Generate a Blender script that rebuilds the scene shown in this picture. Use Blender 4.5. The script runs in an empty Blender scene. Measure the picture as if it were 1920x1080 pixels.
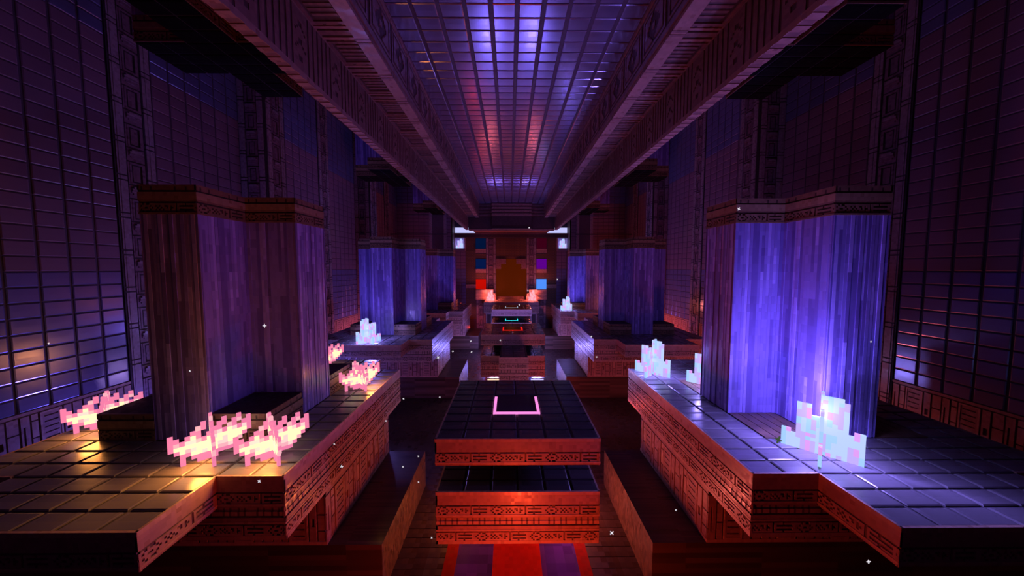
import bpy, math, random
from mathutils import Matrix, Vector

random.seed(7)
scene = bpy.context.scene
COL = scene.collection
R90 = math.radians(90)

# ------------------------------------------------------------------ camera, world, exposure
cam_data = bpy.data.cameras.new("camera")
cam_data.sensor_width = 36.0
cam_data.lens = 594.87 / 1920.0 * 36.0
cam_data.clip_start = 0.05
cam_data.clip_end = 200
cam = bpy.data.objects.new("camera", cam_data)
cam.location = (-0.1459, -4.5485, 3.0752)
cam.rotation_euler = (math.radians(90 - 3.5714), math.radians(0.0), math.radians(-0.4176))
COL.objects.link(cam)
scene.camera = cam

world = bpy.data.worlds.new("world")
scene.world = world
world.use_nodes = True
bg = world.node_tree.nodes["Background"]
bg.inputs[0].default_value = (0.22, 0.07, 0.36, 1)
bg.inputs[1].default_value = 0.02

scene.view_settings.view_transform = 'Standard'
scene.view_settings.look = 'None'
scene.view_settings.exposure = 0.0
scene.view_settings.gamma = 1.0
scene.view_settings.use_curve_mapping = False

LIGHT = 0.80          # common factor on every lamp of the hall

# ------------------------------------------------------------------ materials
def srgb(r, g, b):
    f = lambda c: (c / 255 / 12.92) if c / 255 <= 0.04045 else ((c / 255 + 0.055) / 1.055) ** 2.4
    return (f(r), f(g), f(b))

def mat(name, col, rough=0.5, var=0.15, px=16.0, pz=None, py=None, metal=0.0, emit=None, estr=0.0, obvar=0.0, rvar=0.15, spec=0.5):
    m = bpy.data.materials.new(name)
    m.use_nodes = True
    nt = m.node_tree
    bs = nt.nodes["Principled BSDF"]
    bs.inputs["Roughness"].default_value = rough
    bs.inputs["Metallic"].default_value = metal
    bs.inputs["Specular IOR Level"].default_value = spec
    tc = nt.nodes.new("ShaderNodeTexCoord")
    mul = nt.nodes.new("ShaderNodeVectorMath"); mul.operation = 'MULTIPLY'
    mul.inputs[1].default_value = (px, py if py else px, pz if pz else px)
    nt.links.new(tc.outputs["Object"], mul.inputs[0])
    add = nt.nodes.new("ShaderNodeVectorMath"); add.operation = 'ADD'
    add.inputs[1].default_value = (0.013, 0.017, 0.011)
    nt.links.new(mul.outputs[0], add.inputs[0])
    fl = nt.nodes.new("ShaderNodeVectorMath"); fl.operation = 'FLOOR'
    nt.links.new(add.outputs[0], fl.inputs[0])
    wn = nt.nodes.new("ShaderNodeTexWhiteNoise"); wn.noise_dimensions = '3D'
    nt.links.new(fl.outputs[0], wn.inputs["Vector"])
    mr = nt.nodes.new("ShaderNodeMapRange")
    mr.inputs[3].default_value = 1 - var
    mr.inputs[4].default_value = 1 + var
    nt.links.new(wn.outputs["Value"], mr.inputs[0])
    last = mr.outputs[0]
    if obvar:
        oi = nt.nodes.new("ShaderNodeObjectInfo")
        m2 = nt.nodes.new("ShaderNodeMapRange")
        m2.inputs[3].default_value = 1 - obvar
        m2.inputs[4].default_value = 1 + obvar
        nt.links.new(oi.outputs["Random"], m2.inputs[0])
        mm = nt.nodes.new("ShaderNodeMath"); mm.operation = 'MULTIPLY'
        nt.links.new(last, mm.inputs[0]); nt.links.new(m2.outputs[0], mm.inputs[1])
        last = mm.outputs[0]
    sc = nt.nodes.new("ShaderNodeVectorMath"); sc.operation = 'SCALE'
    sc.inputs[0].default_value = col
    nt.links.new(last, sc.inputs["Scale"])
    nt.links.new(sc.outputs[0], bs.inputs["Base Color"])
    if rvar:
        rr = nt.nodes.new("ShaderNodeMapRange")
        rr.inputs[3].default_value = max(0.03, rough - rvar)
        rr.inputs[4].default_value = min(1, rough + rvar)
        nt.links.new(wn.outputs["Color"], rr.inputs[0])
        nt.links.new(rr.outputs[0], bs.inputs["Roughness"])
    if emit:
        bs.inputs["Emission Color"].default_value = (*emit, 1)
        bs.inputs["Emission Strength"].default_value = estr
    return m

M = {}
# carved stone of tables and platforms (light, mid, groove)
M['stone_l'] = mat('carved_stone_light', (0.46, 0.29, 0.22), 0.34, 0.10)
M['stone_m'] = mat('carved_stone', (0.35, 0.205, 0.175), 0.38, 0.14)
M['stone_d'] = mat('carved_stone_groove', (0.13, 0.07, 0.06), 0.6, 0.2)
M['core'] = mat('stone_core', (0.10, 0.075, 0.075), 0.7, 0.1)
# floor tiles
M['tile'] = mat('slate_floor_tile', (0.19, 0.18, 0.19), 0.27, 0.03, 6, obvar=0.10, rvar=0.03)
M['grout'] = mat('floor_grout', (0.085, 0.08, 0.085), 0.55, 0.1)
M['tile_dark'] = mat('dark_table_tile', (0.055, 0.05, 0.06), 0.28, 0.05, 6, obvar=0.12, rvar=0.03)
M['grout_dark'] = mat('dark_grout', (0.035, 0.03, 0.035), 0.5, 0.1)
# wall and ceiling tiles
M['wall_red'] = mat('plum_wall_tile', (0.22, 0.125, 0.17), 0.32, 0.04, 6, obvar=0.12, rvar=0.03)
M['wall_blue'] = mat('slate_blue_wall_tile', (0.21, 0.21, 0.40), 0.22, 0.04, 6, metal=0.45, obvar=0.12, rvar=0.03)
M['wall_core'] = mat('wall_joint', (0.085, 0.055, 0.08), 0.6, 0.1)
M['ceil_tile'] = mat('ceiling_tile', (0.34, 0.29, 0.44), 0.22, 0.04, 6, metal=0.75, obvar=0.06, rvar=0.03)
M['ceil_core'] = mat('ceiling_joint', (0.06, 0.035, 0.06), 0.5, 0.1)
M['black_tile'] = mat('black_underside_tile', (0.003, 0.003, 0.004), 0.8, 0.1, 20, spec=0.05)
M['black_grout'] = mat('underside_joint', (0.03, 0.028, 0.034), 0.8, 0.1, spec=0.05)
# pilasters
M['pil_l'] = mat('pilaster_strip', (0.30, 0.22, 0.25), 0.32, 0.12)
M['pil_m'] = mat('pilaster_carving', (0.20, 0.12, 0.15), 0.36, 0.16)
M['pil_d'] = mat('pilaster_groove', (0.045, 0.025, 0.035), 0.6, 0.2)
# pillars
M['plr_a'] = mat('fluted_lilac', (0.37, 0.285, 0.72), 0.28, 0.10, 16, 6, rvar=0.10)
M['plr_b'] = mat('fluted_lilac_mid', (0.25, 0.185, 0.54), 0.32, 0.10, 16, 6, rvar=0.10)
M['plr_c'] = mat('fluted_lilac_deep', (0.16, 0.11, 0.37), 0.36, 0.10, 16, 6, rvar=0.10)
M['cap_l'] = mat('capital_gold_brown', (0.33, 0.20, 0.12), 0.36, 0.15)
M['cap_m'] = mat('capital_brown', (0.22, 0.12, 0.075), 0.42, 0.15)
M['cap_d'] = mat('capital_groove', (0.05, 0.025, 0.018), 0.6, 0.2)
# beams
M['bm_l'] = mat('beam_edge_wood', (0.30, 0.17, 0.14), 0.36, 0.15)
M['bm_m'] = mat('beam_wood', (0.19, 0.10, 0.09), 0.40, 0.18)
M['bm_d'] = mat('beam_groove', (0.065, 0.034, 0.034), 0.6, 0.2)
# wood
M['wood'] = mat('dark_plank', (0.085, 0.05, 0.035), 0.36, 0.45, 0.7, 10, 26, rvar=0.12)
M['wood_l'] = mat('brown_plank', (0.17, 0.10, 0.06), 0.45, 0.25, 8, obvar=0.2)
M['floor_wood'] = mat('floor_dark_wood', (0.055, 0.032, 0.024), 0.32, 0.3, 8, rvar=0.1)
M['brown_panel'] = mat('brown_wall_plank', (0.14, 0.075, 0.035), 0.5, 0.2, 8, obvar=0.15)
# carpet
M['carpet_red'] = mat('carpet_red', (0.46, 0.010, 0.005), 0.85, 0.12, 12, spec=0.1)
M['carpet_border'] = mat('carpet_dark_red', (0.24, 0.006, 0.005), 0.85, 0.12, 12, spec=0.1)
M['carpet_purple'] = mat('carpet_purple', (0.075, 0.022, 0.34), 0.85, 0.35, 5, spec=0.1)
M['inlay'] = mat('dark_inlay_glass', (0.045, 0.03, 0.045), 0.12, 0.05, rvar=0.03)
M['iron'] = mat('dark_iron', (0.04, 0.03, 0.035), 0.4, 0.1)

def glow(name, col, s, var=0.0):
    return mat(name, tuple(c * 0.06 for c in col), 0.8, 0.05, spec=0.1, emit=col, estr=s, rvar=0)

M['cry_a'] = glow('crystal_pale_blue', srgb(188, 210, 255), 1.0)
M['cry_b'] = glow('crystal_lilac', srgb(196, 176, 250), 1.0)
M['cry_c'] = glow('crystal_pink', srgb(226, 160, 240), 1.0)
M['cry_d'] = glow('crystal_aqua', srgb(166, 208, 252), 1.0)
M['cor_p'] = glow('coral_pink', srgb(244, 128, 170), 1.0)
M['cor_l'] = glow('coral_light_pink', srgb(250, 178, 190), 1.0)
M['cor_c'] = glow('coral_cream', srgb(255, 232, 178), 1.3)
M['cor_w'] = glow('coral_pale', srgb(255, 212, 205), 1.05)
M['pcr_a'] = glow('pink_crystal_pale', srgb(255, 170, 190), 1.0)
M['pcr_b'] = glow('pink_crystal_rose', srgb(255, 135, 150), 1.0)
M['fr_pink'] = glow('frame_pink_light', srgb(255, 140, 225), 1.1)
M['fr_red'] = glow('frame_red_light', srgb(255, 30, 22), 1.0)
M['fr_white'] = glow('frame_grey_light', srgb(150, 165, 190), 1.0)
M['fr_cyan'] = glow('frame_cyan_light', srgb(60, 235, 250), 1.1)
M['pane_navy'] = glow('pane_navy', srgb(0, 26, 70), 0.6)
M['pane_blue'] = glow('pane_deep_blue', srgb(0, 30, 88), 0.6)
M['pane_red'] = glow('pane_red', srgb(205, 12, 0), 0.8)
M['pane_maroon'] = glow('pane_maroon', srgb(66, 0, 26), 0.7)
M['pane_purple'] = glow('pane_purple', srgb(98, 0, 150), 0.8)
M['pane_sky'] = glow('pane_sky_blue', srgb(80, 146, 255), 0.95)
M['portal'] = glow('portal_orange', srgb(92, 28, 0), 0.6)
M['lamp_cream'] = glow('lamp_cream', srgb(255, 214, 180), 1.2)
M['lamp_lilac'] = glow('lamp_lilac', srgb(205, 195, 255), 1.2)
M['unseen_lamp_rose'] = glow('unseen_lamp_rose', srgb(255, 150, 150), 1.2)  # only for lanterns placed out of view for their light
M['lamp_red'] = glow('lamp_red', srgb(255, 70, 25), 2.0)
M['niche'] = mat('niche_plaster', (0.55, 0.45, 0.62), 0.5, 0.15, 8)
M['pane_white'] = glow('window_pale_light', srgb(200, 200, 255), 1.0)
M['spark'] = glow('sparkle_white', srgb(230, 225, 235), 1.0)
M['spark_green'] = glow('sparkle_green', srgb(70, 90, 60), 0.8)

# ------------------------------------------------------------------ mesh helpers
class MB:
    """Collects faces with material names."""
    def __init__(self):
        self.v, self.f, self.m = [], [], []
    def quad(self, a, b, c, d, m):
        n = len(self.v)
        self.v += [a, b, c, d]; self.f.append((n, n + 1, n + 2, n + 3)); self.m.append(m)
    def box(self, x0, x1, y0, y1, z0, z1, m, skip=''):
        x0, x1 = min(x0, x1), max(x0, x1); y0, y1 = min(y0, y1), max(y0, y1); z0, z1 = min(z0, z1), max(z0, z1)
        p = [(x0, y0, z0), (x1, y0, z0), (x1, y1, z0), (x0, y1, z0), (x0, y0, z1), (x1, y0, z1), (x1, y1, z1), (x0, y1, z1)]
        for k, idx in (('b', (0, 3, 2, 1)), ('t', (4, 5, 6, 7)), ('f', (0, 1, 5, 4)), ('r', (1, 2, 6, 5)), ('k', (2, 3, 7, 6)), ('l', (3, 0, 4, 7))):
            if k not in skip:
                self.quad(*[p[i] for i in idx], m)
        return self
    def add(self, o, mx=None):
        n = len(self.v)
        if mx is None:
            self.v += o.v
        else:
            self.v += [tuple(mx @ Vector(q)) for q in o.v]
        self.f += [tuple(i + n for i in q) for q in o.f]
        self.m += o.m
        return self
    def mesh(self, name):
        me = bpy.data.meshes.new(name)
        me.from_pydata(self.v, [], self.f)
        names = []
        for q in self.m:
            if q not in names:
                names.append(q)
        for q in names:
            me.materials.append(M[q])
        ix = {q: i for i, q in enumerate(names)}
        me.polygons.foreach_set('material_index', [ix[q] for q in self.m])
        me.update()
        return me

def obj(name, me, parent=None, loc=(0, 0, 0), rot=(0, 0, 0)):
    if isinstance(me, MB):
        me = me.mesh(name)
    o = bpy.data.objects.new(name, me)
    o.location = loc
    o.rotation_euler = rot
    o.parent = parent
    COL.objects.link(o)
    return o

def empty(name, loc=(0, 0, 0), rot=(0, 0, 0)):
    o = bpy.data.objects.new(name, None)
    o.empty_display_size = 0.2
    o.location = loc; o.rotation_euler = rot
    COL.objects.link(o)
    return o

def tag(o, label=None, cat=None, group=None, kind=None):
    if label: o["label"] = label
    if cat: o["category"] = cat
    if group: o["group"] = group
    if kind: o["kind"] = kind
    return o

def lamp(name, parent, loc, col, watt, radius=0.3):
    l = bpy.data.lights.new(name, 'POINT')
    l.color = col; l.energy = watt * LIGHT; l.shadow_soft_size = radius
    o = bpy.data.objects.new(name, l)
    o.location = loc; o.parent = parent
    COL.objects.link(o)
    return o

def rz(a): return Matrix.Rotation(a, 4, 'Z')
def tr(x, y, z): return Matrix.Translation((x, y, z))

def relief(nx, ny, cw, ch, fn, z0=0.0):
    """Carved panel in the plane y=0, carved outwards to -Y. fn(i, j) -> (height, material); j counts upwards."""
    g = [[fn(i, j) for i in range(nx)] for j in range(ny)]
    b = MB()
    for j in range(ny):
        i = 0
        za, zb = z0 + j * ch, z0 + (j + 1) * ch
        while i < nx:
            k = i
            while k + 1 < nx and g[j][k + 1] == g[j][i]:
                k += 1
            h, m = g[j][i]
            b.quad((i * cw, -h, za), ((k + 1) * cw, -h, za), ((k + 1) * cw, -h, zb), (i * cw, -h, zb), m)
            i = k + 1
        for i in range(nx + 1):                         # upright steps
            hl = g[j][i - 1][0] if i > 0 else 0.0
            hr = g[j][i][0] if i < nx else 0.0
            if abs(hl - hr) > 1e-6:
                m = (g[j][i - 1] if hl > hr else g[j][i])[1]
                x = i * cw
                if hl > hr: b.quad((x, -hl, za), (x, -hr, za), (x, -hr, zb), (x, -hl, zb), m)
                else: b.quad((x, -hl, za), (x, -hr, za), (x, -hr, zb), (x, -hl, zb), m)
    for j in range(ny + 1):                             # level steps
        z = z0 + j * ch
        i = 0
        while i < nx:
            lo = g[j - 1][i] if j > 0 else (0.0, None)
            hi = g[j][i] if j < ny else (0.0, None)
            k = i
            while k + 1 < nx and (g[j - 1][k + 1] if j > 0 else (0.0, None)) == lo and (g[j][k + 1] if j < ny else (0.0, None)) == hi:
                k += 1
            if abs(lo[0] - hi[0]) > 1e-6:
                m = lo[1] if lo[0] > hi[0] else hi[1]
                x0, x1 = i * cw, (k + 1) * cw
                b.quad((x0, -lo[0], z), (x1, -lo[0], z), (x1, -hi[0], z), (x0, -hi[0], z), m)
            i = k + 1
    return b

# --- carved patterns
FRIEZE = ["..#.##..............#....#......",
          ".#....#..#.#..##.#..#.########..",
          "#..##..#..#.#..#.##.#...........",
          ".#....#..#.#.#...#..#.########..",
          "..#.##..............#....#......"]

def frieze_block(pal):
    L, D, K = pal
    def fn(i, j):
        t = 15 - j                                     # rows counted from the top
        if t <= 1: return (0.034, L)
        if t <= 7: return (0.030, D)
        if t == 8: return (0.010, K)
        if 9 <= t <= 13:
            return (0.012, K) if FRIEZE[t - 9][i] == '#' else (0.026, D)
        if t == 14: return (0.034, L)
        return (0.022, D)
    return relief(32, 16, 1 / 32, 1 / 32, fn)

def lower_frieze_block(pal):
    L, D, K = pal
    def fn(i, j):
        t = 15 - j
        if t <= 1: return (0.014, K if (i % 16) in (2, 5, 9, 12) else D)
        if t <= 3: return (0.026, L if (i % 16) not in (2, 5, 9, 12) else K)
        if t == 4: return (0.010, K)
        if t <= 6: return (0.030, D)
        if t == 7: return (0.034, L)
        if t == 8: return (0.010, K)
        if 9 <= t <= 13:
            return (0.012, K) if FRIEZE[t - 9][(i + 9) % 32] == '#' else (0.026, L if t == 13 else D)
        return (0.030, L)
    return relief(32, 16, 1 / 32, 1 / 32, fn)

PAL_STONE = ('stone_l', 'stone_m', 'stone_d')
PAL_CAP = ('cap_l', 'cap_m', 'cap_d')
_fr = {}
def frieze(n, pal=PAL_STONE, low=False):
    key = (n, pal, low)
    if key not in _fr:
        blk = lower_frieze_block(pal) if low else frieze_block(pal)
        b = MB()
        full = int(n)
        for q in range(full):
            b.add(blk, tr(q, 0, 0))
        _fr[key] = b.mesh('frieze')
    return _fr[key]
_frb = {}
def frieze_mb(pal, low=False):
    key = (pal, low)
    if key not in _frb:
        _frb[key] = lower_frieze_block(pal) if low else frieze_block(pal)
    return _frb[key]

def body_fn(i, j):                                      # carved panel under the platforms, 32 x 32
    if j <= 1: return (0.034, 'stone_l')
    if j >= 30: return (0.030, 'stone_m')
    if j == 29: return (0.012, 'stone_d')
    if i in (0, 5, 9, 21, 26): return (0.012, 'stone_d')
    if 10 <= i <= 20:                                   # square with level bars
        if i in (10, 20) or j in (2, 28): return (0.034, 'stone_l')
        if 14 <= j <= 15: return (0.030, 'stone_m')
        return (0.016, 'stone_d') if (j % 4 == 1 and 11 < i < 19) else (0.028, 'stone_m')
    if i < 5: return (0.030, 'stone_m') if not (i == 2 and 6 < j < 22) else (0.018, 'stone_d')
    if i < 9: return (0.026, 'stone_l' if j > 12 else 'stone_m') if j not in (12, 24) else (0.014, 'stone_d')
    if i < 26: return (0.032, 'stone_m') if not (i in (23, 24) and 10 < j < 16) else (0.014, 'stone_d')
    return (0.026, 'stone_m') if j not in (8, 18) else (0.014, 'stone_d')
BODY = relief(32, 32, 1 / 32, 1 / 32, body_fn)

def pil_fn(i, j):                                       # pilaster, 24 x 24 per block
    if i < 6 or i >= 18:
        q = i if i < 6 else 23 - i
        if j in (10, 13): return (0.040, 'pil_d')
        if q in (0,): return (0.035, 'pil_d')
        return (0.062 if q in (2, 3) else 0.052, 'pil_l')
    if i in (6, 17): return (0.006, 'pil_d')
    di, dj = i - 11.5, j - 4.0
    if di * di / 16 + dj * dj / 9 < 1.0:
        return (0.075 if dj > -1 else 0.05, 'pil_l' if dj > 0.5 else 'pil_m')
    if 9 <= j <= 22 and 8 <= i <= 15:
        e = min(i - 8, 15 - i, j - 9, 22 - j)
        return (0.040, 'pil_m') if e == 0 else ((0.012, 'pil_d') if e == 1 else (0.022, 'pil_m'))
    if j in (8, 23): return (0.012, 'pil_d')
    return (0.030, 'pil_m')
PIL = relief(24, 24, 1 / 24, 1 / 24, pil_fn)

def under_fn(i, j):                                     # carved underside, 20 x 20
    e = min(i, 19 - i, j, 19 - j)
    if e == 0: return (0.022, 'bm_m')
    if e in (1, 5): return (0.004, 'bm_d')
    if e in (2, 4): return (0.026, 'bm_l' if e == 2 else 'bm_m')
    if e == 3: return (0.012, 'bm_d' if (i + j) % 5 == 0 else 'bm_m')
    return (0.020, 'bm_m') if (j % 2) else (0.010, 'bm_d')
UNDER = relief(20, 20, 1 / 20, 1 / 20, under_fn)

def face_fn(i, j):                                      # carved inner beam face
    if j <= 1 or j >= 18: return (0.028, 'bm_l' if j >= 18 else 'bm_m')
    e = min(i, 19 - i, j - 2, 17 - j)
    if e == 0: return (0.006, 'bm_d')
    if e == 1: return (0.022, 'bm_m')
    if e == 2: return (0.008, 'bm_d')
    d = abs(i - 9.5) + abs(j - 9.5)
    return (0.024, 'bm_m') if d > 5 or d < 2 else (0.010, 'bm_d')
FACE = relief(20, 20, 1 / 20, 1 / 20, face_fn)

def flap_fn(i, j):                                      # hanging slatted panel, 24 x 24
    if j <= 1 or j >= 23: return (0.016, 'bm_l')
    if 9 <= i <= 14:
        d = abs(i - 11.5) - 0.5
        w = (j * 2) % 12
        if 5 <= j <= 18 and (int(d * 2) + w) % 5 == 0: return (0.004, 'bm_d')
        return (0.014, 'bm_m')
    return (0.004, 'bm_d') if i % 3 == 1 else (0.014, 'bm_m' if i % 2 else 'bm_l')
def flap_fn2(i, j):
    h, m = flap_fn(i, j)
    return (h, 'bm_m' if (m == 'bm_l' and 1 < j < 23) else m)
FLAP = relief(24, 24, 1 / 24, 1 / 24, flap_fn2)

# --- tile (faces -Y, about its centre)
def tile_mb(w, h, m, t=0.022, bev=0.018):
    b = MB()
    x, z = w / 2, h / 2
    a = [(-x, 0, -z), (x, 0, -z), (x, 0, z), (-x, 0, z)]
    c = [(-x, -t * 0.55, -z), (x, -t * 0.55, -z), (x, -t * 0.55, z), (-x, -t * 0.55, z)]
    d = [(-x + bev, -t, -z + bev), (x - bev, -t, -z + bev), (x - bev, -t, z - bev), (-x + bev, -t, z - bev)]
    for k in range(4):
        n = (k + 1) % 4
        b.quad(a[k], a[n], c[n], c[k], m)
        b.quad(c[k], c[n], d[n], d[k], m)
    b.quad(*d, m)
    return b
TW, TH = 0.462, 0.300
TSIZE = {'wall_red': (0.448, 0.311), 'ceil_tile': (0.43, 0.316), 'wall_blue': (0.455, 0.306)}
_tiles = {}
def tile_mesh(m):
    if m not in _tiles:
        _tiles[m] = tile_mb(*TSIZE.get(m, (TW, TH)), m).mesh('tile_' + m)
    return _tiles[m]
def tile_spots(x0, x1, y0, y1):
    """centres of the 2 x 3 tiles of every whole block between the limits"""
    out = []
    for a in range(round((x1 - x0) * 2)):
        for c in range(round((y1 - y0) * 3)):
            out.append((x0 + 0.25 + a * 0.5, y0 + (c + 0.5) / 3))
    return out
def tile_field(spots3, m, rot):
    """many tiles joined: spots3 = list of centres, rot = matrix of facing"""
    b = MB(); t = tile_mb(*TSIZE.get(m, (TW, TH)), m)
    for p in spots3:
        b.add(t, tr(*p) @ rot)
    return b
UP = Matrix.Rotation(-R90, 4, 'X')
DOWN = Matrix.Rotation(R90, 4, 'X')

# ------------------------------------------------------------------ the hall: floor, walls, ceiling, beams
Y_NEAR, Y_END = -6.0, 27.0
fl = obj('floor', MB().box(-10.5, 10.5, Y_NEAR, Y_END, -3.3, -3.0, 'floor_wood'))
tag(fl, 'dark plank floor of the sunken centre aisle', None, None, 'structure')
# planks of the aisle floor that can be told apart
plank = MB().box(-0.5, 0.5, -0.118, 0.118, 0, 0.012, 'floor_wood', 'b').mesh('floor_plank')
for s in (-1, 1):
    for r in range(32):
        obj('plank', plank, fl, (s * 2.0, 1.125 + r * 0.25, -3.0))

def wall(side):
    s = -1 if side == 'left' else 1
    w = obj('wall_' + side, MB().box(s * 10.5, s * 11.0, Y_NEAR, 25.0, -3.0, 12.0, 'wall_core'))
    tag(w, 'tall wall of plum and slate blue tiles on the %s of the hall' % side, None, None, 'structure')
    ang = R90 if s < 0 else -R90
    rot = rz(ang)
    cells = []
    for (y0, y1, zb) in ((0, 4, 9), (5, 8, 8.5), (10, 13, 9), (14, 17, 8.5), (19, 22, 9), (23, 25, 8.5)):
        for (yy, zz) in tile_spots(y0, y1, 0, 12):
            m = 'wall_blue' if (zz < 3 or zz > zb) else 'wall_red'
            zc = (yy + 4.55)
            u, v = 10.4 / zc, (zz - 3.07) / zc
            seen = u < 1.66 and -0.95 < v < 0.87 and yy < 13
            cells.append((0 if seen else 1, yy, zz, m))
    cells.sort(key=lambda q: (q[0], q[1]))
    shown = [q for q in cells if q[0] == 0][:300]
    keep = set((q[1], q[2]) for q in shown)
    for (_, yy, zz, m) in shown:
        obj('tile', tile_mesh(m), w, (s * 10.5, yy, zz), (0, 0, ang))
    rest = MB()
    tb = {m: tile_mb(*TSIZE[m], m) for m in ('wall_red', 'wall_blue')}
    for (_, yy, zz, m) in cells:
        if (yy, zz) not in keep:
            rest.add(tb[m], tr(s * 10.5, yy, zz) @ rot)
    tag(obj('far_tiles', rest, w), 'smaller tiles further along the wall', kind='stuff')
    # carved course at the foot, below the tiles
    for (y0, y1) in ((0, 4), (5, 8), (10, 13), (14, 17), (19, 22)):
        b = MB()
        for q in range(y1 - y0):
            b.add(BODY, tr(q, 0, 0))
        y = y0 if s < 0 else y1
        obj('base_course', b, w, (s * 10.5, y, -1.0), (0, 0, ang))
    # pilasters flat on the wall
    p = MB()
    for q in range(13):
        p.add(PIL, tr(0, 0, q - 1))
    pm = p.mesh('pilaster')
    for y0 in (4, 13, 22):
        obj('pilaster', pm, w, (s * 10.5, y0 if s < 0 else y0 + 1, 0), (0, 0, ang))
    # buttress columns that stand one block out of the wall
    for y0 in (8, 17):
        c = obj('buttress', MB().box(s * 9.5, s * 10.5, y0, y0 + 1, -3, 12, 'wall_core'), w)
        obj('front_carving', pm, c, (min(s * 9.5, s * 10.5), y0, 0), (0, 0, 0))
        obj('side_carving', pm, c, (s * 9.5, y0 if s < 0 else y0 + 1, 0), (0, 0, ang))
    return w
wall('left'); wall('right')

# ceiling: low centre bay with tiles, high dark side bays
ce = obj('ceiling', MB().box(-2.5, 2.5, Y_NEAR, 20, 8.0, 8.3, 'ceil_core').box(-10.5, -3.5, Y_NEAR, 27, 12, 12.3, 'wall_core').box(3.5, 10.5, Y_NEAR, 27, 12, 12.3, 'wall_core')
         .box(-3.5, -3.3, Y_NEAR, 27, 8.05, 12.3, 'wall_core').box(3.3, 3.5, Y_NEAR, 27, 8.05, 12.3, 'wall_core'))
tag(ce, 'tiled ceiling bay running down the middle of the hall', None, None, 'structure')
spots = sorted(tile_spots(-2.5, 2.5, 1, 20), key=lambda q: q[1])
for (x, y) in spots[:300]:
    obj('tile', tile_mesh('ceil_tile'), ce, (x, y, 8.0), (R90, 0, 0))
tag(obj('far_tiles', tile_field([(x, y, 8.0) for x, y in spots[300:] + tile_spots(-2.5, 2.5, -6, 1)], 'ceil_tile', DOWN), ce), 'narrow far rows of ceiling tiles', kind='stuff')

under_me, face_me, flap_me = UNDER.mesh('underside_panel'), FACE.mesh('inner_panel'), None
fb = MB()
fb.box(0, 1, 0.016, 0.1715, 0, 1, 'bm_m')
fb.add(FLAP, tr(0, 0.016, 0))
fb.add(FLAP, tr(1, 0.1715, 0) @ rz(math.pi))
for q in range(5):                                       # ribs under the flap
    fb.box(0.06 + q * 0.2, 0.16 + q * 0.2, 0.0, 0.1875, -0.012, 0.0, 'bm_l')
flap_me = fb.mesh('hanging_panel')
rail_me = MB().box(0, 1, 0.0, 0.25, -0.055, 0.0, 'bm_l').box(0.05, 0.09, -0.006, 0.256, -0.062, 0, 'bm_m').box(0.14, 0.18, -0.006, 0.256, -0.062, 0, 'bm_m').mesh('rail')
for s, n in ((-1, 1), (1, 2)):
    b = obj('trim_%d' % n, MB().box(s * 2.5, s * 3.5, Y_NEAR, 20, 7.0, 8.05, 'bm_d'))
    tag(b, 'carved wooden beam under the %s edge of the tiled ceiling' % ('left' if s < 0 else 'right'), None, None, 'structure')
    ang = R90 if s < 0 else -R90
    for y in range(-2, 20):
        # underside, turned face down; local x runs along the beam
        obj('underside_panel', under_me, b, (min(s * 2.5, s * 3.5), y + 1, 7.0), (R90, 0, 0))
        obj('inner_panel', face_me, b, (s * 2.5, y if s < 0 else y + 1, 7.0), (0, 0, ang))
        obj('rail', rail_me, b, (s * 2.5, y if s < 0 else y + 1, 6.975), (0, 0, ang))
        obj('hanging_panel', flap_me, b, (s * 3.3125, y if s < 0 else y + 1, 6.0), (0, 0, ang))

# ------------------------------------------------------------------ back wall
bw = obj('wall_back', MB().box(-5.5, 5.5, 27.0, 27.4, -3, 12, 'wall_core').box(-10.5, -5.5, 25.0, 25.4, -3, 12, 'wall_core').box(5.5, 10.5, 25.0, 25.4, -3, 12, 'wall_core')
         .box(-5.6, -5.5, 25.0, 27.4, -3, 12, 'wall_core').box(5.5, 5.6, 25.0, 27.4, -3, 12, 'wall_core'))
tag(bw, 'far end wall with brown planks, pilasters and coloured panes', None, None, 'structure')
bt = MB()
for s in (-1, 1):
    x0, x1 = (-10.5, -5.5) if s < 0 else (5.5, 10.5)
    tr_, tb_ = tile_mb(TW, TH, 'wall_red'), tile_mb(TW, TH, 'wall_blue')
    for (x, z) in tile_spots(x0, x1, 0, 12):
        if 6.0 < abs(x) < 7.5: continue
        bt.add(tb_ if (z < 3 or z > 9) else tr_, tr(x, 25.0, z))
    x0, x1 = (-5.5, -4.5) if s < 0 else (4.5, 5.5)
    for (x, z) in tile_spots(x0, x1, -2, 5):
        bt.add(tb_ if z < 3 else tr_, tr(x, 27.0, z))
tag(obj('far_tiles', bt, bw), 'small tiles of the far wall', kind='stuff')
strip = MB().box(0, 0.27, -0.06, 0, 0, 12, 'pil_l').mesh('strip')
plk = MB().box(-0.5, 0.5, -0.03, 0, 0.01, 0.24, 'brown_panel').mesh('wall_plank')
plk3 = MB().box(-1.5, 1.5, -0.03, 0, 0.01, 0.24, 'brown_panel').mesh('wide_wall_plank')
pp = MB()
for q in range(6):
    pp.add(PIL, tr(0, 0, q))
pilb = pp.mesh('back_pilaster')
pp = MB()
for q in range(3):
    pp.add(PIL, tr(0, 0, q))
pilc = pp.mesh('low_pilaster')
trimb = MB().box(-0.5, 0.5, -0.12, 0, 0, 0.25, 'stone_m').box(-0.5, 0.5, -0.16, 0, 0.25, 0.36, 'stone_l').mesh('sill')
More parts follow.
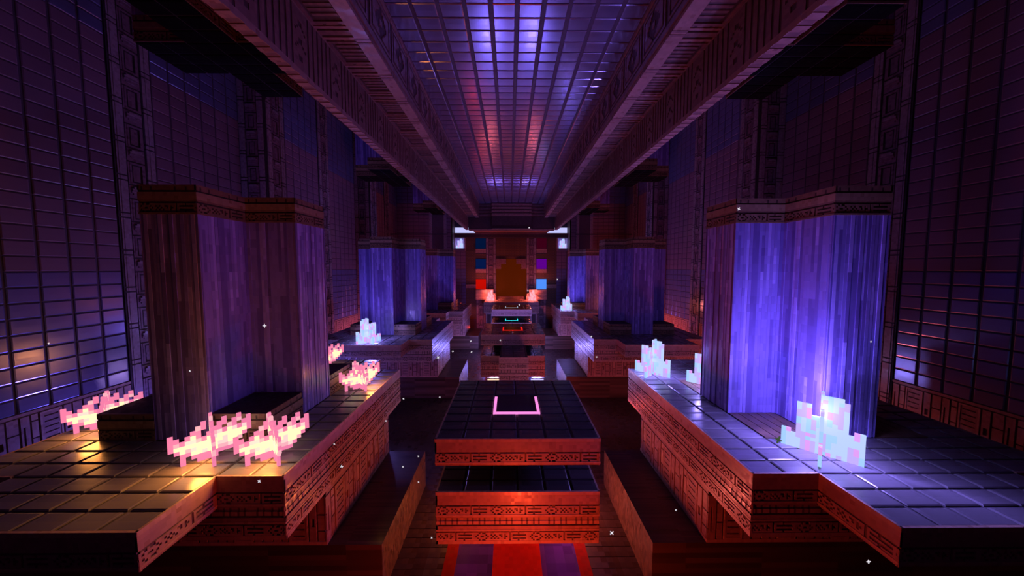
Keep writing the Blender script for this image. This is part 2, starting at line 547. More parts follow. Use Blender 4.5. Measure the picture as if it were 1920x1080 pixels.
for s in (-1, 1):
    for x in (-7.55, -6.22) if s < 0 else (6.0, 7.28):
        obj('strip', strip, bw, (x, 25.0, 0))
    for q in range(16):                                  # brown plank strip beside the panes
        z = -2 + q * 0.5
        obj('plank', plk, bw, (s * 4.0, 27.0, z)); obj('plank', plk, bw, (s * 4.0, 27.0, z + 0.25))
    for z in (2.0, 2.25, 2.5, 2.75, 4.0, 4.25):
        obj('plank', plk, bw, (s * 3.0, 27.0, z))
    for z in (4.6, 2.62, 0.62):
        obj('sill', trimb, bw, (s * 3.0, 27.0, z))
    obj('sill', trimb, bw, (s * 4.0, 26.97, 1.1))
    obj('pilaster', pilb, bw, (min(s * 1.5, s * 2.5), 27.0, 0.0))
    obj('low_pilaster', pilc, bw, (min(s * 2.5, s * 3.5), 27.0, -3.0))
for q in range(8):
    obj('plank', plk3, bw, (0, 27.0, 4.0 + q * 0.25))
pane = {}
for (m, x, z, lab) in (('pane_navy', -3, 5, 'navy glowing pane, topmost of its column'), ('pane_blue', -3, 3, 'deep blue glowing pane'), ('pane_red', -3, 1, 'bright red glowing pane'),
                       ('pane_maroon', 3, 5, 'maroon glowing pane'), ('pane_purple', 3, 3, 'purple glowing pane'), ('pane_sky', 3, 1, 'sky blue glowing pane')):
    b = MB().box(-0.5, 0.5, -0.06, 0, 0, 1, m)
    o = obj('pane', b, bw, (x, 27.0, z)); o['label'] = lab
    if m == 'pane_sky': lamp('pane_light', o, (0, -0.5, 0.5), (0.25, 0.5, 1.0), 6, 0.3)
    if m == 'pane_red': lamp('pane_light', o, (0, -0.5, 0.5), (1.0, 0.06, 0.02), 5, 0.3)
for s in (-1, 1):                                        # bright niches and small windows above them
    x0, x1 = (-5.5, -4.5) if s < 0 else (4.5, 5.5)
    b = MB().box(x0, x1, 26.94, 26.99, 5.0, 6.0, 'niche').box(x0, x0 + 0.06, 26.5, 27, 5, 6, 'niche').box(x1 - 0.06, x1, 26.5, 27, 5, 6, 'niche')
    b.box(x0, x1, 26.5, 27, 4.75, 5.0, 'wall_red')
    o = obj('niche', b, bw); o['label'] = 'bright shallow niche'
    o = obj('window_pane', MB().box(min(s * 3.55, s * 5.5), max(s * 3.55, s * 5.5), 26.92, 26.98, 6.5, 7.05, 'pane_white'), bw); o['label'] = 'small pale glowing window'
b = MB().box(-5.5, 5.5, 26.45, 26.95, 6.03, 6.46, 'bm_d').box(-5.5, 5.5, 26.40, 26.5, 6.36, 6.47, 'bm_m')
tag(obj('trim_3', b), 'long dark lintel across the far end wall', None, None, 'structure')
b = MB().box(-3.5, 3.5, 20.0, 26.4, 6.5, 8.3, 'bm_m').box(-3.3, 3.3, 19.98, 20.6, 6.0, 7.0, 'bm_d').box(-1.5, 1.5, 19.7, 20.1, 6.0, 7.0, 'bm_d').box(-1.5, 1.5, 19.7, 20.1, 7.0, 8.0, 'bm_m')
for q in range(4):
    b.box(-1.5, 1.5, 19.64, 19.7, 7.06 + q * 0.24, 7.2 + q * 0.24, 'bm_l')
    b.box(-2.5, -1.5, 19.95, 20.0, 7.06 + q * 0.24, 7.18 + q * 0.24, 'bm_m').box(1.5, 2.5, 19.95, 20.0, 7.06 + q * 0.24, 7.18 + q * 0.24, 'bm_m')
b.box(-3.3, 3.3, 19.96, 20.0, 6.0, 6.06, 'bm_l').box(-1.5, 1.5, 19.62, 19.7, 6.0, 6.08, 'bm_l')
tag(obj('trim_4', b), 'stepped dark cross beam that ends the tiled ceiling', None, None, 'structure')
for s, n in ((-1, 5), (1, 6)):
    b = MB().box(s * 5.5, s * 10.5, 23.2, 23.26, 5.98, 6.06, 'iron')
    tag(obj('trim_%d' % n, b), 'thin iron rod spanning the %s side bay near the far wall' % ('left' if s < 0 else 'right'), None, None, 'structure')

# portal panel with a stepped top
po = empty('portal', (0, 26.98, 0.3))
tag(po, 'dark orange portal with stepped top in the far wall', 'portal')
b = MB().box(-1.5, 1.5, -0.02, 0.0, 0.0, 2.7, 'portal').box(-1.0, 1.0, -0.02, 0.0, 2.7, 3.2, 'portal').box(-0.5, 0.5, -0.02, 0.0, 3.2, 3.7, 'portal')
obj('portal_panel', b, po)
b = MB()
for s in (-1, 1):
    b.box(s * 1.0, s * 1.5, -0.1, 0.0, 2.7, 3.7, 'pil_m').box(s * 0.5, s * 1.0, -0.1, 0.0, 3.2, 3.7, 'pil_m')
obj('arch_step', b, po)
obj('threshold', MB().box(-1.5, 1.5, -0.25, 0, -0.3, 0.0, 'cap_m'), po)
lamp('portal_light', po, (0, -0.8, 1.6), (1.0, 0.22, 0.02), 6, 0.5)

# altar
al = empty('altar', (0, 24, -3))
tag(al, 'wide stone altar with two rose crystals below the orange portal', 'altar')
obj('top', MB().box(-2.5, 2.5, 0, 2.95, 2.5, 3.0, 'stone_m'), al)
obj('front_frieze', frieze(5), al, (-2.5, 0, 2.5))
obj('base', MB().box(-2.5, 2.5, 0.0, 2.95, 2.05, 2.5, 'core').box(-2.2, 2.2, 0.5, 2.95, 0, 2.05, 'core'), al)
obj('lower_frieze', frieze(5, PAL_STONE, True), al, (-2.5, 0, 2.0))
for s in (-1, 1):
    obj('end_step', MB().box(s * 1.75, s * 3.45, 2.3, 2.95, 3.0, 4.0, 'stone_m').box(s * 1.5, s * 1.75, 2.3, 2.95, 3.0, 3.6, 'stone_m').box(s * 2.5, s * 3.45, 2.26, 2.3, 3.1, 3.22, 'stone_l').box(s * 2.5, s * 3.45, 2.26, 2.3, 3.45, 3.6, 'stone_l').box(s * 2.5, s * 3.45, 2.26, 2.3, 3.82, 3.95, 'stone_l'), al)
    p = obj('door_frame', MB().box(s * 1.75, s * 2.35, 0.42, 0.5, 0.0, 2.0, 'pil_l').box(s * 1.87, s * 2.23, 0.40, 0.44, 0.0, 1.85, 'pil_d'), al)

# ------------------------------------------------------------------ carpet
ca = empty('carpet_runner', (0, -6, -3.0))
tag(ca, 'red carpet runner with purple side stripes on the aisle floor', 'carpet')
obj('centre_stripe', MB().box(-0.5, 0.5, 0, 30, 0, 0.03, 'carpet_red'), ca)
for s in (-1, 1):
    obj('side_stripe', MB().box(s * 0.5, s * 1.25, 0, 30, 0, 0.03, 'carpet_purple'), ca)
    obj('border', MB().box(s * 1.25, s * 1.5, 0, 30, 0, 0.03, 'carpet_border'), ca)

# ------------------------------------------------------------------ stone tables down the centre
def table(k, label, fr_top, fr_low=None, step=False, tiles=False):
    t = empty('stone_table', (0, 1 + 9 * k, -3))
    tag(t, label, 'table', 'stone tables down the centre aisle')
    z = 3.0
    obj('top', MB().box(-1.47, 1.47, 0.03, 2.97, z - 0.5, z - 0.021, 'grout_dark'), t)
    ang = R90
    for nm, zz, low in (('top_frieze', z - 0.5, False), ('lower_frieze', z - 1.5, False), ('foot_frieze', z - 2.0, True)):
        off = 0.03
        obj(nm, frieze(3, PAL_STONE, low), t, (-1.5, off, zz))
        obj(nm, frieze(3, PAL_STONE, low), t, (1.5 - off, 0, zz), (0, 0, R90))
        obj(nm, frieze(3, PAL_STONE, low), t, (-1.5 + off, 3, zz), (0, 0, -R90))
        obj(nm, frieze(3, PAL_STONE, low), t, (1.5, 3 - off, zz), (0, 0, math.pi))
    obj('lower_block', MB().box(-1.47, 1.47, 0.03, 2.97, z - 2.0, z - 1.021, 'grout_dark'), t)
    obj('neck', MB().box(-1.0, 1.0, 2.0, 2.9, z - 1.02, z - 0.5, 'core'), t)
    obj('pedestal', MB().box(-0.9, 0.9, 2.0, 2.8, 0.03, z - 2.0, 'core'), t)
    top = [q for q in tile_spots(-1.5, 1.5, 0, 3) if not (abs(q[0]) < 0.5 and 1 < q[1] < 2)]
    low = [q for q in tile_spots(-1.5, 1.5, 0, 3) if not (fr_low and abs(q[0]) < 0.5 and 1 < q[1] < 2)]
    if tiles:
        for (x, y) in top:
            obj('tile', tile_mesh('tile_dark'), t, (x, y, z - 0.022), (-R90, 0, 0))
        for (x, y) in low:
            if y < 1.5:
                obj('tile', tile_mesh('tile_dark'), t, (x, y, z - 1.022), (-R90, 0, 0))
        low = [q for q in low if q[1] > 1.5]
        tag(obj('hidden_tiles', tile_field([(x, y, z - 1.022) for x, y in low], 'tile_dark', UP), t), 'tiles under the table top', kind='stuff')
    else:
        tag(obj('tile_field', tile_field([(x, y, z - 0.022) for x, y in top] + [(x, y, z - 1.022) for x, y in low], 'tile_dark', UP), t), 'dark tiles of the table', kind='stuff')
    for fm, zz in ((fr_top, z), (fr_low, z - 1)):
        if not fm: continue
        obj('inlay_panel', MB().box(-0.44, 0.44, 1.07, 1.97, zz - 0.022, zz - 0.004, 'inlay'), t)
        f = MB().box(-0.5, -0.44, 1.06, 1.86, zz - 0.02, zz + 0.012, fm).box(0.44, 0.5, 1.06, 1.86, zz - 0.02, zz + 0.012, fm).box(-0.5, 0.5, 1.0, 1.06, zz - 0.02, zz + 0.012, fm)
        o = obj('light_frame', f, t); o['label'] = 'glowing open frame set into the table top'
    if step:
        st = obj('step', MB().box(-0.55, 0.58, -1.965, 0.0, z - 1.5, z - 0.521, 'grout_dark'), t)
        b = MB()
        for zz, low in ((z - 1.0, False), (z - 1.5, True)):
            b.add(frieze_mb(PAL_STONE, low), tr(-0.58, -1.97, zz) @ Matrix.Scale(1.19, 4, (1, 0, 0)))
        obj('step_frieze', b, st)
        obj('step_tiles', tile_field([(x, y, z - 0.522) for x, y in tile_spots(-0.5, 0.5, -2, 0)], 'tile_dark', UP), st)['kind'] = 'stuff'
    return t
table(0, 'nearest dark tiled stone table with a pink light frame on top', 'fr_pink', None, False, True)
table(1, 'middle dark tiled stone table with a red light frame and front step', 'fr_red', None, True)
table(2, 'farthest dark tiled stone table with grey and cyan light frames', 'fr_white', 'fr_cyan')

# ------------------------------------------------------------------ platforms beside the aisle
body3 = MB(); [body3.add(BODY, tr(q, 0, 0)) for q in range(3)]
body5 = MB(); [body5.add(BODY, tr(q, 0, 0)) for q in range(5)]
body3m, body5m = body3.mesh('body_carving'), body5.mesh('body_front_carving')
def platform(s, k, label, solid=True, corners='slab'):
    p = empty('platform', (s * 6, 2.5 + 9 * k, -3))
    tag(p, label, 'platform', 'tiled platforms along both sides of the aisle')
    z = 3.0
    # local x from -2.5 (outer or inner) to 2.5; inner side faces the aisle at local x = -s*2.5
    e = 0.03
    obj('slab', MB().box(-2.5 + e, 2.5 - e, -2.5 + e, 2.5 - e, z - 1, z - 0.021, 'grout')
        .box(-1.5 + e, 1.5 - e, -3.5 + e, -2.5 + e, z - 0.5, z - 0.021, 'grout').box(-1.5 + e, 1.5 - e, 2.5 - e, 3.5 - e, z - 0.5, z - 0.021, 'grout'), p)
    F5, F3, F1 = frieze(5), frieze(3), frieze(1)
    L5, L1 = frieze(5, PAL_STONE, True), frieze(1, PAL_STONE, True)
    # aisle side (normal -s in x)
    a = -R90 if s > 0 else R90
    def side(xx, y0, y1, zz, me, nm='side_frieze'):
        # face towards the aisle at |x| measured from the centre
        x = -s * (xx - e)
        obj(nm, me, p, (x, y1 if s > 0 else y0, zz), (0, 0, a))
    def outer(xx, y0, y1, zz, me, nm='outer_frieze'):
        x = s * (xx - e)
        obj(nm, me, p, (x, y0 if s > 0 else y1, zz), (0, 0, -a))
    side(2.5, -2.5, 2.5, z - 0.5, F5); side(2.5, -2.5, 2.5, z - 1.0, L5, 'lower_side_frieze')
    side(1.5, -3.5, -2.5, z - 0.5, F1); side(1.5, 2.5, 3.5, z - 0.5, F1)
    outer(2.5, -2.5, 2.5, z - 0.5, F5)
    # front faces (normal -Y)
    obj('front_frieze', F3, p, (-1.5, -3.5 + e, z - 0.5))
    for x in (-2.5, 1.5):
        obj('front_frieze', F1, p, (x, -2.5 + e, z - 0.5))
    obj('lower_front_frieze', L5, p, (-2.5, -2.5 + e, z - 1.0))
    # tiles
    spots = []
    for (x0, x1, y0, y1) in ((-2.5, 2.5, -2.5, 2.5), (-1.5, 1.5, -3.5, -2.5), (-1.5, 1.5, 2.5, 3.5)):
        for q in tile_spots(x0, x1, y0, y1):
            if not (abs(q[0]) < 1.5 and abs(q[1]) < 1.5):
                spots.append(q)
    if k == 0:
        for (x, y) in spots:
            obj('tile', tile_mesh('tile'), p, (x, y, z - 0.022), (-R90, 0, 0))
    else:
        tag(obj('tile_field', tile_field([(x, y, z - 0.022) for x, y in spots], 'tile', UP), p), 'narrow grey floor tiles', kind='stuff')
    # carved body under the slab and the low wooden ledge at its foot
    obj('body', MB().box(-2.5 + e, 2.5 - e, -1.5 + e, 1.5 - e, z - 2, z - 1, 'core'), p)
    side(2.5, -1.5, 1.5, z - 2, body3m, 'body_carving')
    obj('body_front_carving', body5m, p, (-2.5, -1.5 + e, z - 2))
    obj('ledge', MB().box(-3.5, 3.5, -1.5, 1.5, 0.0, z - 2.01, 'wood'), p)
    lp = obj('ledge_cap', MB().box(-3.5, 3.5, -1.5, 1.5, z - 2.01, z - 2.0, 'wood'), p)
    return p
platform(-1, 0, 'warm lit tiled platform carrying the pink corals, nearest on the left')
platform(1, 0, 'blue lit tiled platform carrying the large pale crystal, nearest on the right')
platform(-1, 1, 'tiled platform with a single pale crystal at its front edge, middle of the left row')
platform(1, 1, 'dim empty tiled platform, middle of the right row')
platform(-1, 2, 'small far tiled platform, last of the left row')
platform(1, 2, 'small far tiled platform with a crystal on its corner, last of the right row')

# ------------------------------------------------------------------ fluted cross-shaped pillars
rnd = random.Random(3)
def flute(n, hgt):
    base = [rnd.choice(['plr_a', 'plr_b', 'plr_b', 'plr_c']) for _ in range(16)]
    dep = [rnd.choice([0.010, 0.014, 0.018, 0.022]) for _ in range(16)]
    rows = int(hgt * 4)
    g = {}
    for i in range(16):
        j = 0
        while j < rows:
            ln = rnd.randint(2, 6)
            m = base[i] if rnd.random() < 0.7 else rnd.choice(['plr_a', 'plr_b', 'plr_c'])
            for q in range(j, min(rows, j + ln)): g[(i, q)] = m
            j += ln
    return relief(16, rows, 1 / 16, 0.25, lambda i, j: (dep[i], g[(i, j)]))
def plus_faces(b, blk, z, inset=0.022):
    """put a one-block wide panel on all twelve sides of a plus-shaped plan, centred on the origin"""
    for q in range(4):
        for (x, y) in ((-0.5, -1.5), (-1.5, -0.5), (0.5, -0.5)):
            b.add(blk() if callable(blk) else blk, rz(q * R90) @ tr(x, y + inset, z))
    return b
def plus_core(b, z0, z1, m, e=0.022, caps=None):
    b.box(-1.5 + e, 1.5 - e, -0.5 + e, 0.5 - e, z0, z1, m)
    b.box(-0.5 + e, 0.5 - e, -1.5 + e, -0.5 + e, z0, z1, m).box(-0.5 + e, 0.5 - e, 0.5 - e, 1.5 - e, z0, z1, m)
    return b
fl4 = [flute(0, 4) for _ in range(3)]
_i = [0]
def nextf():
    _i[0] += 1
    return fl4[_i[0] % 3]
shaft_me = plus_core(plus_faces(MB(), nextf, 0.0), 0.0, 3.999, 'plr_c').mesh('shaft')
def cap_block():
    L, D, K = PAL_CAP
    def fn(i, j):
        t = 15 - j
        if t <= 2: return (0.030, K if (i % 32) in (2, 7, 20, 26) and t > 0 else D)
        if t == 3: return (0.016, K)
        if t <= 7: return (0.034, L)
        if t == 8: return (0.028, D)
        if t == 9: return (0.012, K)
        if 10 <= t <= 14: return (0.014, K) if FRIEZE[t - 10][i] == '#' else (0.026, D)
        return (0.034, D)
    return relief(32, 16, 1 / 32, 1 / 32, fn)
CAPB = cap_block()
capital_me = plus_core(plus_faces(MB(), CAPB, 0.0, 0.03), 0.0, 0.499, 'cap_d', 0.03).mesh('capital')
cslab = MB().box(-0.47, 0.47, -0.47, 0.47, 0, 0.497, 'cap_d')
for q in range(4):
    cslab.add(CAPB, rz(q * R90) @ tr(-0.5, -0.47, 0))
cslab_me = cslab.mesh('corner_slab')
pin = MB()
for q in range(5):
    pin.box(-0.48 + q * 0.195, -0.30 + q * 0.195, -0.49, 0.49, 0, 0.02, 'wood_l')
pin_me = pin.mesh('plank_inlay')
def pillar(s, k, label, corners='slab'):
    p = empty('fluted_pillar', (s * 6, 2.5 + 9 * k, -0.021))
    tag(p, label, 'pillar', 'fluted pillars on the platforms')
    z = 0.021
    obj('shaft', shaft_me, p, (0, 0, z))
    obj('capital', capital_me, p, (0, 0, z + 4.0))
    for x in (-1, 1):
        for y in (-1, 1):
            if corners == 'slab':
                obj('corner_slab', cslab_me, p, (x, y, 0.001))
            else:
                obj('plank_inlay', pin_me, p, (x, y, 0.0))
    return p
def hanging(s, k, label):
    p = empty('hanging_pillar', (s * 6, 2.5 + 9 * k, 7.5))
    tag(p, label, 'pillar', 'short pillars hanging from the side ceiling')
    c = obj('capital', capital_me, p, (0, 0, 0.0))
    obj('shaft', shaft_me, p, (0, 0, 0.5))
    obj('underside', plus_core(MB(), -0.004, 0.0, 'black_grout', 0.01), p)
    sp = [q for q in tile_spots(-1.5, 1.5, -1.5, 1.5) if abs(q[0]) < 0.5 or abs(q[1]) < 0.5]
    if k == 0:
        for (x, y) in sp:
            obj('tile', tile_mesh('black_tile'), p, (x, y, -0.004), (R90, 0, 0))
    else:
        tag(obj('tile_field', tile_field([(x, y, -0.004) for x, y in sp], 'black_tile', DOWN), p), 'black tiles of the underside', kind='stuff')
    return p
pillar(-1, 0, 'purple fluted pillar with brown capital rising behind the pink corals')
pillar(1, 0, 'blue lit fluted pillar standing behind the large pale crystal', 'plank')
pillar(-1, 1, 'fluted blue pillar in the middle of the left row')
pillar(1, 1, 'fluted violet pillar in the middle of the right row')
pillar(-1, 2, 'farthest fluted pillar of the left row')
pillar(1, 2, 'farthest fluted pillar of the right row, washed with rose light')
for s, sd in ((-1, 'left'), (1, 'right')):
    for k, w in ((0, 'nearest'), (1, 'middle'), (2, 'farthest')):
        hanging(s, k, '%s hanging pillar with black tiled underside above the %s row' % (w, sd))

# ------------------------------------------------------------------ crystals and corals (thick pixel fans crossed on the diagonals)
def fan(cells, cs, t=0.045):
    """cells: dict (i, j) -> material on a 16 x 16 grid; a slab of pixels in the plane y=0"""
    b = MB()
    for (i, j), m in cells.items():
        x0, x1 = (i - 8) * cs, (i - 7) * cs
        z0, z1 = j * cs, (j + 1) * cs
        h = t / 2
        b.quad((x0, -h, z0), (x1, -h, z0), (x1, -h, z1), (x0, -h, z1), m)
        b.quad((x1, h, z0), (x0, h, z0), (x0, h, z1), (x1, h, z1), m)
        if (i - 1, j) not in cells: b.quad((x0, h, z0), (x0, -h, z0), (x0, -h, z1), (x0, h, z1), m)
        if (i + 1, j) not in cells: b.quad((x1, -h, z0), (x1, h, z0), (x1, h, z1), (x1, -h, z1), m)
        if (i, j + 1) not in cells: b.quad((x0, -h, z1), (x1, -h, z1), (x1, h, z1), (x0, h, z1), m)
        if (i, j - 1) not in cells and j > 0: b.quad((x0, h, z0), (x1, h, z0), (x1, -h, z0), (x0, -h, z0), m)
    return b
CH = [5, 5, 4, 13, 13, 13, 10, 10, 16, 16, 16, 16, 15, 7, 8, 8]
def crystal_cells(heights, mats, seed):
    r = random.Random(seed); c = {}
    for i, h in enumerate(heights):
        j = 0
        while j < h:
            m = r.choice(mats); n = r.randint(1, 4)
            for q in range(j, min(h, j + n)): c[(i, q)] = m
            j += n
    return c
CS = 0.99 / 16
BLUE = ['cry_a', 'cry_a', 'cry_a', 'cry_d', 'cry_b', 'cry_c', 'cry_b']
ROSE = ['pcr_a', 'pcr_a', 'pcr_b', 'cor_l']
cr_me = [fan(crystal_cells(CH, BLUE, q), CS).mesh('crystal_blade') for q in (11, 12)]
ro_me = [fan(crystal_cells(CH, ROSE, q), CS).mesh('rose_blade') for q in (13, 14)]
def crystal(loc, label, watt, meshes=cr_me, col=(0.27, 0.20, 1.0), rose=False, flip=False, sc=1.0, zl=0.5, off=(0.0, 0.0)):
    p = empty('crystal_cluster', loc)
    tag(p, label, 'crystal', 'rose crystals on the altar' if rose else 'pale glowing crystals')
    for q, me in enumerate(meshes):
        o = obj('blade', me, p, (0, 0, 0), (0, 0, math.radians((-45, 45)[q] + (180 if flip else 0))))
        o.scale = (sc, sc, sc)
    lamp('glow', p, (off[0], off[1], zl), col, watt, 0.22)
    return p

CORAL = ["......#...#..#..",
         ".....##..##.##.#",
         "#...##..##.##.##",
         "##.###.#########",
         "################",
         "###############.",
         ".#############..",
         "..###########...",
         "..#.########....",
         "..#..####......."]
def coral_cells(seed, mirror=False):
    r = random.Random(seed); c = {}
    n = len(CORAL)
    full = {(15 - i if mirror else i, n - 1 - j) for j, row in enumerate(CORAL) for i, ch in enumerate(row) if ch == '#'}
    for (i, j) in full:
        d = 3
        if any((i + a, j + b) not in full for a, b in ((1, 0), (-1, 0), (0, 1), (0, -1))): d = 1
        elif any((i + a, j + b) not in full for a, b in ((2, 0), (-2, 0), (0, 2), (0, -2), (1, 1), (-1, 1))): d = 2
        if j <= 1 or d == 1: m = 'cor_p' if j <= 2 or r.random() < 0.75 else 'cor_l'
        elif d == 2: m = r.choice(['cor_l', 'cor_c', 'cor_w', 'cor_c'])
        else: m = r.choice(['cor_c', 'cor_c', 'cor_w'])
        c[(i, j)] = m
    return c
co_me = [fan(coral_cells(21), CS).mesh('coral_frond'), fan(coral_cells(22, True), CS).mesh('coral_frond_cross')]
def coral(loc, label, watt, off=(0.06, -0.27), col=(1.0, 0.33, 0.055)):
    p = empty('glowing_coral', loc)
    tag(p, label, 'coral', 'glowing pink corals on the left platform')
    obj('frond', co_me[0], p, (0, 0, 0), (0, 0, math.radians(45)))
    obj('frond', co_me[1], p, (0, 0, 0), (0, 0, math.radians(-45)))
    lamp('glow', p, (off[0], off[1], 0.30), col, watt, 0.14)
    return p

CW = 720
crystal((5.0, 0.5, 0.0), 'large pale blue crystal cluster on the front of the blue lit platform', CW * 1.45, zl=0.72)
crystal((4.0, 4.5, 0.0), 'pale blue crystal cluster on the far aisle corner of the blue lit platform', CW)
crystal((5.0, 3.5, 0.02), 'pale crystal cluster half hidden by the blue lit pillar', CW)
crystal((-6.0, 8.5, 0.0), 'pale crystal cluster at the front edge of the middle left platform', CW * 1.2, flip=True)
crystal((4.0, 18.6, 0.0), 'small pale crystal cluster on the corner of the far right platform', CW * 0.9)
crystal((-5.0, 26.75, 5.0), 'tiny crystal cluster inside the left bright niche', 40, sc=0.95, zl=0.5)
crystal((5.0, 26.75, 5.0), 'tiny crystal cluster inside the right bright niche', 40, sc=0.95, zl=0.5)
crystal((-2.0, 25.8, 0.0), 'rose pink crystal cluster on the left end of the altar', 1200, ro_me, (1.0, 0.15, 0.12), True)
crystal((2.0, 25.8, 0.0), 'rose pink crystal cluster on the right end of the altar', 1200, ro_me, (1.0, 0.15, 0.12), True)

CO = 46
coral((-5.0, 0.5, 0.0), 'pink and cream coral in front of the purple pillar', CO)
coral((-4.0, 0.5, 0.0), 'pink and cream coral at the front aisle corner of the platform', CO)
coral((-8.0, 1.5, 0.0), 'pink coral half hidden behind the corner slab, nearest the left wall', CO * 0.6)
coral((-4.0, 3.5, 0.0), 'pink coral on the aisle edge beside the purple pillar', CO, (0.27, 0.0))
coral((-6.0, 5.5, 0.0), 'pink coral at the far end of the platform behind the purple pillar', CO)

# ------------------------------------------------------------------ floor lanterns, most of them unseen and added for their light
def floor_lamp(loc, m, col, watt, label, w=0.4):
    p = empty('floor_lantern', loc)
    tag(p, label, 'lantern', 'square lanterns on the aisle floor')
    obj('base', MB().box(-w / 2 - 0.03, w / 2 + 0.03, -w / 2 - 0.03, w / 2 + 0.03, 0, 0.05, 'iron'), p)
    obj('lamp_block', MB().box(-w / 2, w / 2, -w / 2, w / 2, 0.05, 0.05 + w * 0.8, m), p)
    obj('lid', MB().box(-w / 2 - 0.03, w / 2 + 0.03, -w / 2 - 0.03, w / 2 + 0.03, 0.05 + w * 0.8, 0.09 + w * 0.8, 'iron').box(-0.06, 0.06, -0.06, 0.06, 0.09 + w * 0.8, 0.16 + w * 0.8, 'iron'), p)
    lamp('glow', p, (0, 0, 0.15 + w), col, watt, 0.25)
    return p
floor_lamp((0.1, -0.9, -2.97), 'lamp_red', (1.0, 0.062, 0.018), 320, 'unseen red lantern on the carpet in front of the nearest table')  # out of frame; placed for the red light on the table front
floor_lamp((1.95, 7.9, -3.0), 'lamp_red', (1.0, 0.07, 0.008), 70, 'unseen red lantern on the floor behind the nearest table')  # placed out of sight to redden the right ledge front beyond
floor_lamp((1.3, 2.9, -2.97), 'unseen_lamp_rose', (1.0, 0.17, 0.12), 200, 'unseen rose lantern under the right side of the nearest table', 0.3)  # out of view; placed for the pink light on the right ledge
floor_lamp((-1.3, 2.9, -2.97), 'lamp_cream', (1.0, 0.20, 0.035), 100, 'unseen amber lantern under the left side of the nearest table', 0.3)  # out of view; placed for the orange light on the left ledge
floor_lamp((-0.95, 11.3, -2.97), 'lamp_cream', (0.8, 0.5, 0.9), 180, 'cream lantern under the middle table', 0.62)
floor_lamp((1.25, 11.3, -2.97), 'lamp_lilac', (0.42, 0.34, 1.0), 330, 'lilac lantern under the middle table', 0.6)
floor_lamp((-1.4, 17.0, -2.97), 'lamp_lilac', (0.24, 0.2, 1.0), 560, 'left unseen lilac lantern on the carpet before the farthest table', 0.5)  # added behind the middle table so the ceiling reflects blue
floor_lamp((1.4, 17.0, -2.97), 'lamp_lilac', (0.24, 0.2, 1.0), 560, 'right unseen lilac lantern on the carpet before the farthest table', 0.5)  # added twin, also hidden, for the blue ceiling reflection
floor_lamp((9.4, 6.8, -3.0), 'unseen_lamp_rose', (1.0, 0.13, 0.13), 300, 'unseen rose lantern in the gap between the right wall and the nearest platform', 0.4)  # added, hidden by the platform, to redden the right wall
floor_lamp((9.4, 15.6, -3.0), 'unseen_lamp_rose', (1.0, 0.12, 0.11), 560, 'unseen rose lantern in the gap between the right wall and the middle platform', 0.4)  # added out of view to carry the red further along the wall
floor_lamp((-9.4, 15.6, -3.0), 'unseen_lamp_rose', (1.0, 0.18, 0.40), 380, 'unseen rose lantern in the gap between the left wall and the middle platform', 0.4)  # added out of view to warm the left wall further back
floor_lamp((-9.6, 4.2, -3.0), 'lamp_lilac', (0.20, 0.14, 1.0), 620, 'unseen lilac lantern in the gap between the left wall and the nearest platform', 0.4)  # added below the platform edge for blue on the lower wall
floor_lamp((-9.2, 22.6, -3.0), 'unseen_lamp_rose', (1.0, 0.14, 0.2), 260, 'unseen rose lantern in the far left corner of the hall', 0.4)  # added out of view to lift the dark far left corner
floor_lamp((9.2, 22.6, -3.0), 'unseen_lamp_rose', (1.0, 0.14, 0.14), 260, 'unseen rose lantern in the far right corner of the hall', 0.4)  # added out of view to lift the dark far right corner
floor_lamp((7.35, 17.55, 0.0), 'unseen_lamp_rose', (1.0, 0.2, 0.12), 90, 'small unseen rose lantern on the far right platform behind the middle pillar', 0.25)  # added where the pillar hides it, to wash the last pillar rose
floor_lamp((-3.3, 24.4, -3.0), 'lamp_red', (1.0, 0.06, 0.03), 60, 'red lantern on the floor left of the altar')

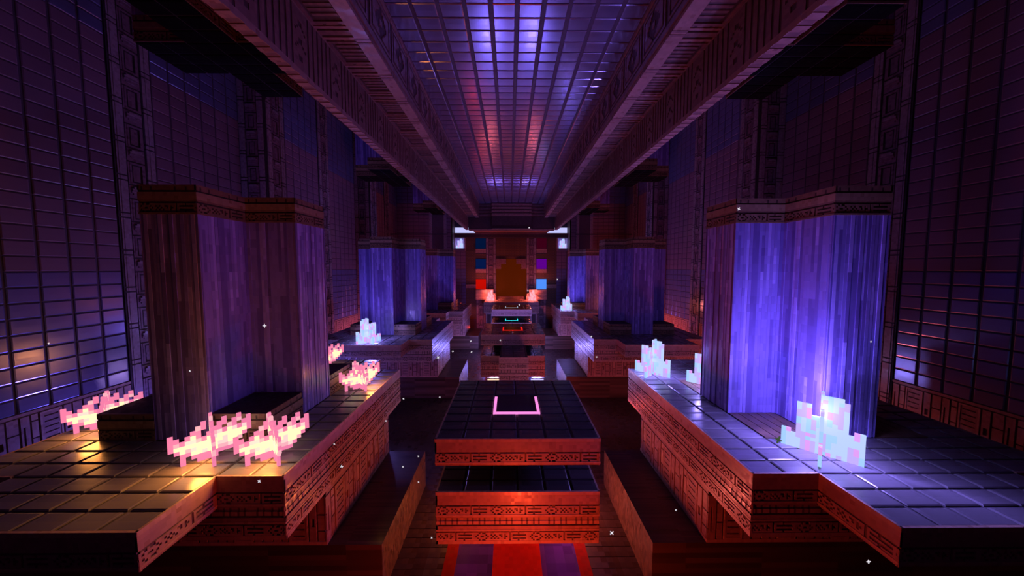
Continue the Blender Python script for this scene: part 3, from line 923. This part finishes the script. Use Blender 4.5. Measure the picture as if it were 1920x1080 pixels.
# ------------------------------------------------------------------ drifting sparkles
def sparkle_mesh(m):
    b = MB()
    b.box(-0.5, 0.5, -0.07, 0.07, -0.07, 0.07, m).box(-0.07, 0.07, -0.07, 0.07, -0.5, 0.5, m).box(-0.16, 0.16, -0.1, 0.1, -0.16, 0.16, m)
    return b.mesh('sparkle')
sp_me, sg_me = sparkle_mesh('spark'), sparkle_mesh('spark_green')
SPARKS = [(-3.24, -0.56, 2.35, 0.061), (-2.91, -1.17, 0.73, 0.047), (-2.05, -1.07, 0.83, 0.048), (-2.36, -0.66, 0.86, 0.034), (-2.10, 0.33, 0.67, 0.042), (-1.83, 0.28, -0.05, 0.042), (-1.64, 0.45, -0.42, 0.044), (-1.47, 1.32, 0.64, 0.050), (-2.49, 2.30, 0.20, 0.059), (-1.95, 3.34, 0.83, 0.108), (-1.76, 4.33, 0.72, 0.076), (1.01, -1.14, 0.08, 0.067), (2.80, -2.11, 0.67, 0.044), (2.89, -0.31, 3.86, 0.056), (2.21, -0.27, -0.35, 0.038), (0.16, 5.40, 1.92, 0.084), (0.53, 6.56, 4.48, 0.092), (1.91, 3.34, 1.35, 0.067), (1.77, 2.33, 1.12, 0.059), (-4.68, -0.10, 1.62, 0.038), (-7.41, 0.44, 1.89, 0.042), (-1.28, -0.17, -0.83, 0.039), (4.41, -0.63, 2.15, 0.034), (-1.73, 0.77, -0.18, 0.046), (-0.44, 5.33, 0.81, 0.084), (-1.25, 4.35, 1.01, 0.076), (-1.23, 4.33, 0.70, 0.076), (2.08, 7.38, 1.88, 0.101), (1.66, 7.44, 2.65, 0.101), (0.60, 8.41, 2.16, 0.109)]
for i, (x, y, z, d) in enumerate(SPARKS):
    o = obj('sparkle', sp_me, None, (x, y, z), (0, math.radians((i * 37) % 90), 0))
    o.scale = (d * 0.75, d * 0.75, d * 0.75)
    tag(o, 'tiny white four-pointed sparkle drifting in the air', 'sparkle', 'sparkles drifting through the hall')
o = obj('sparkle', sg_me, None, (3.55, -0.35, 0.72), (0, math.radians(20), 0)); o.scale = (0.1, 0.1, 0.1)
tag(o, 'small dull green sparkle in front of the large pale crystal', 'sparkle')
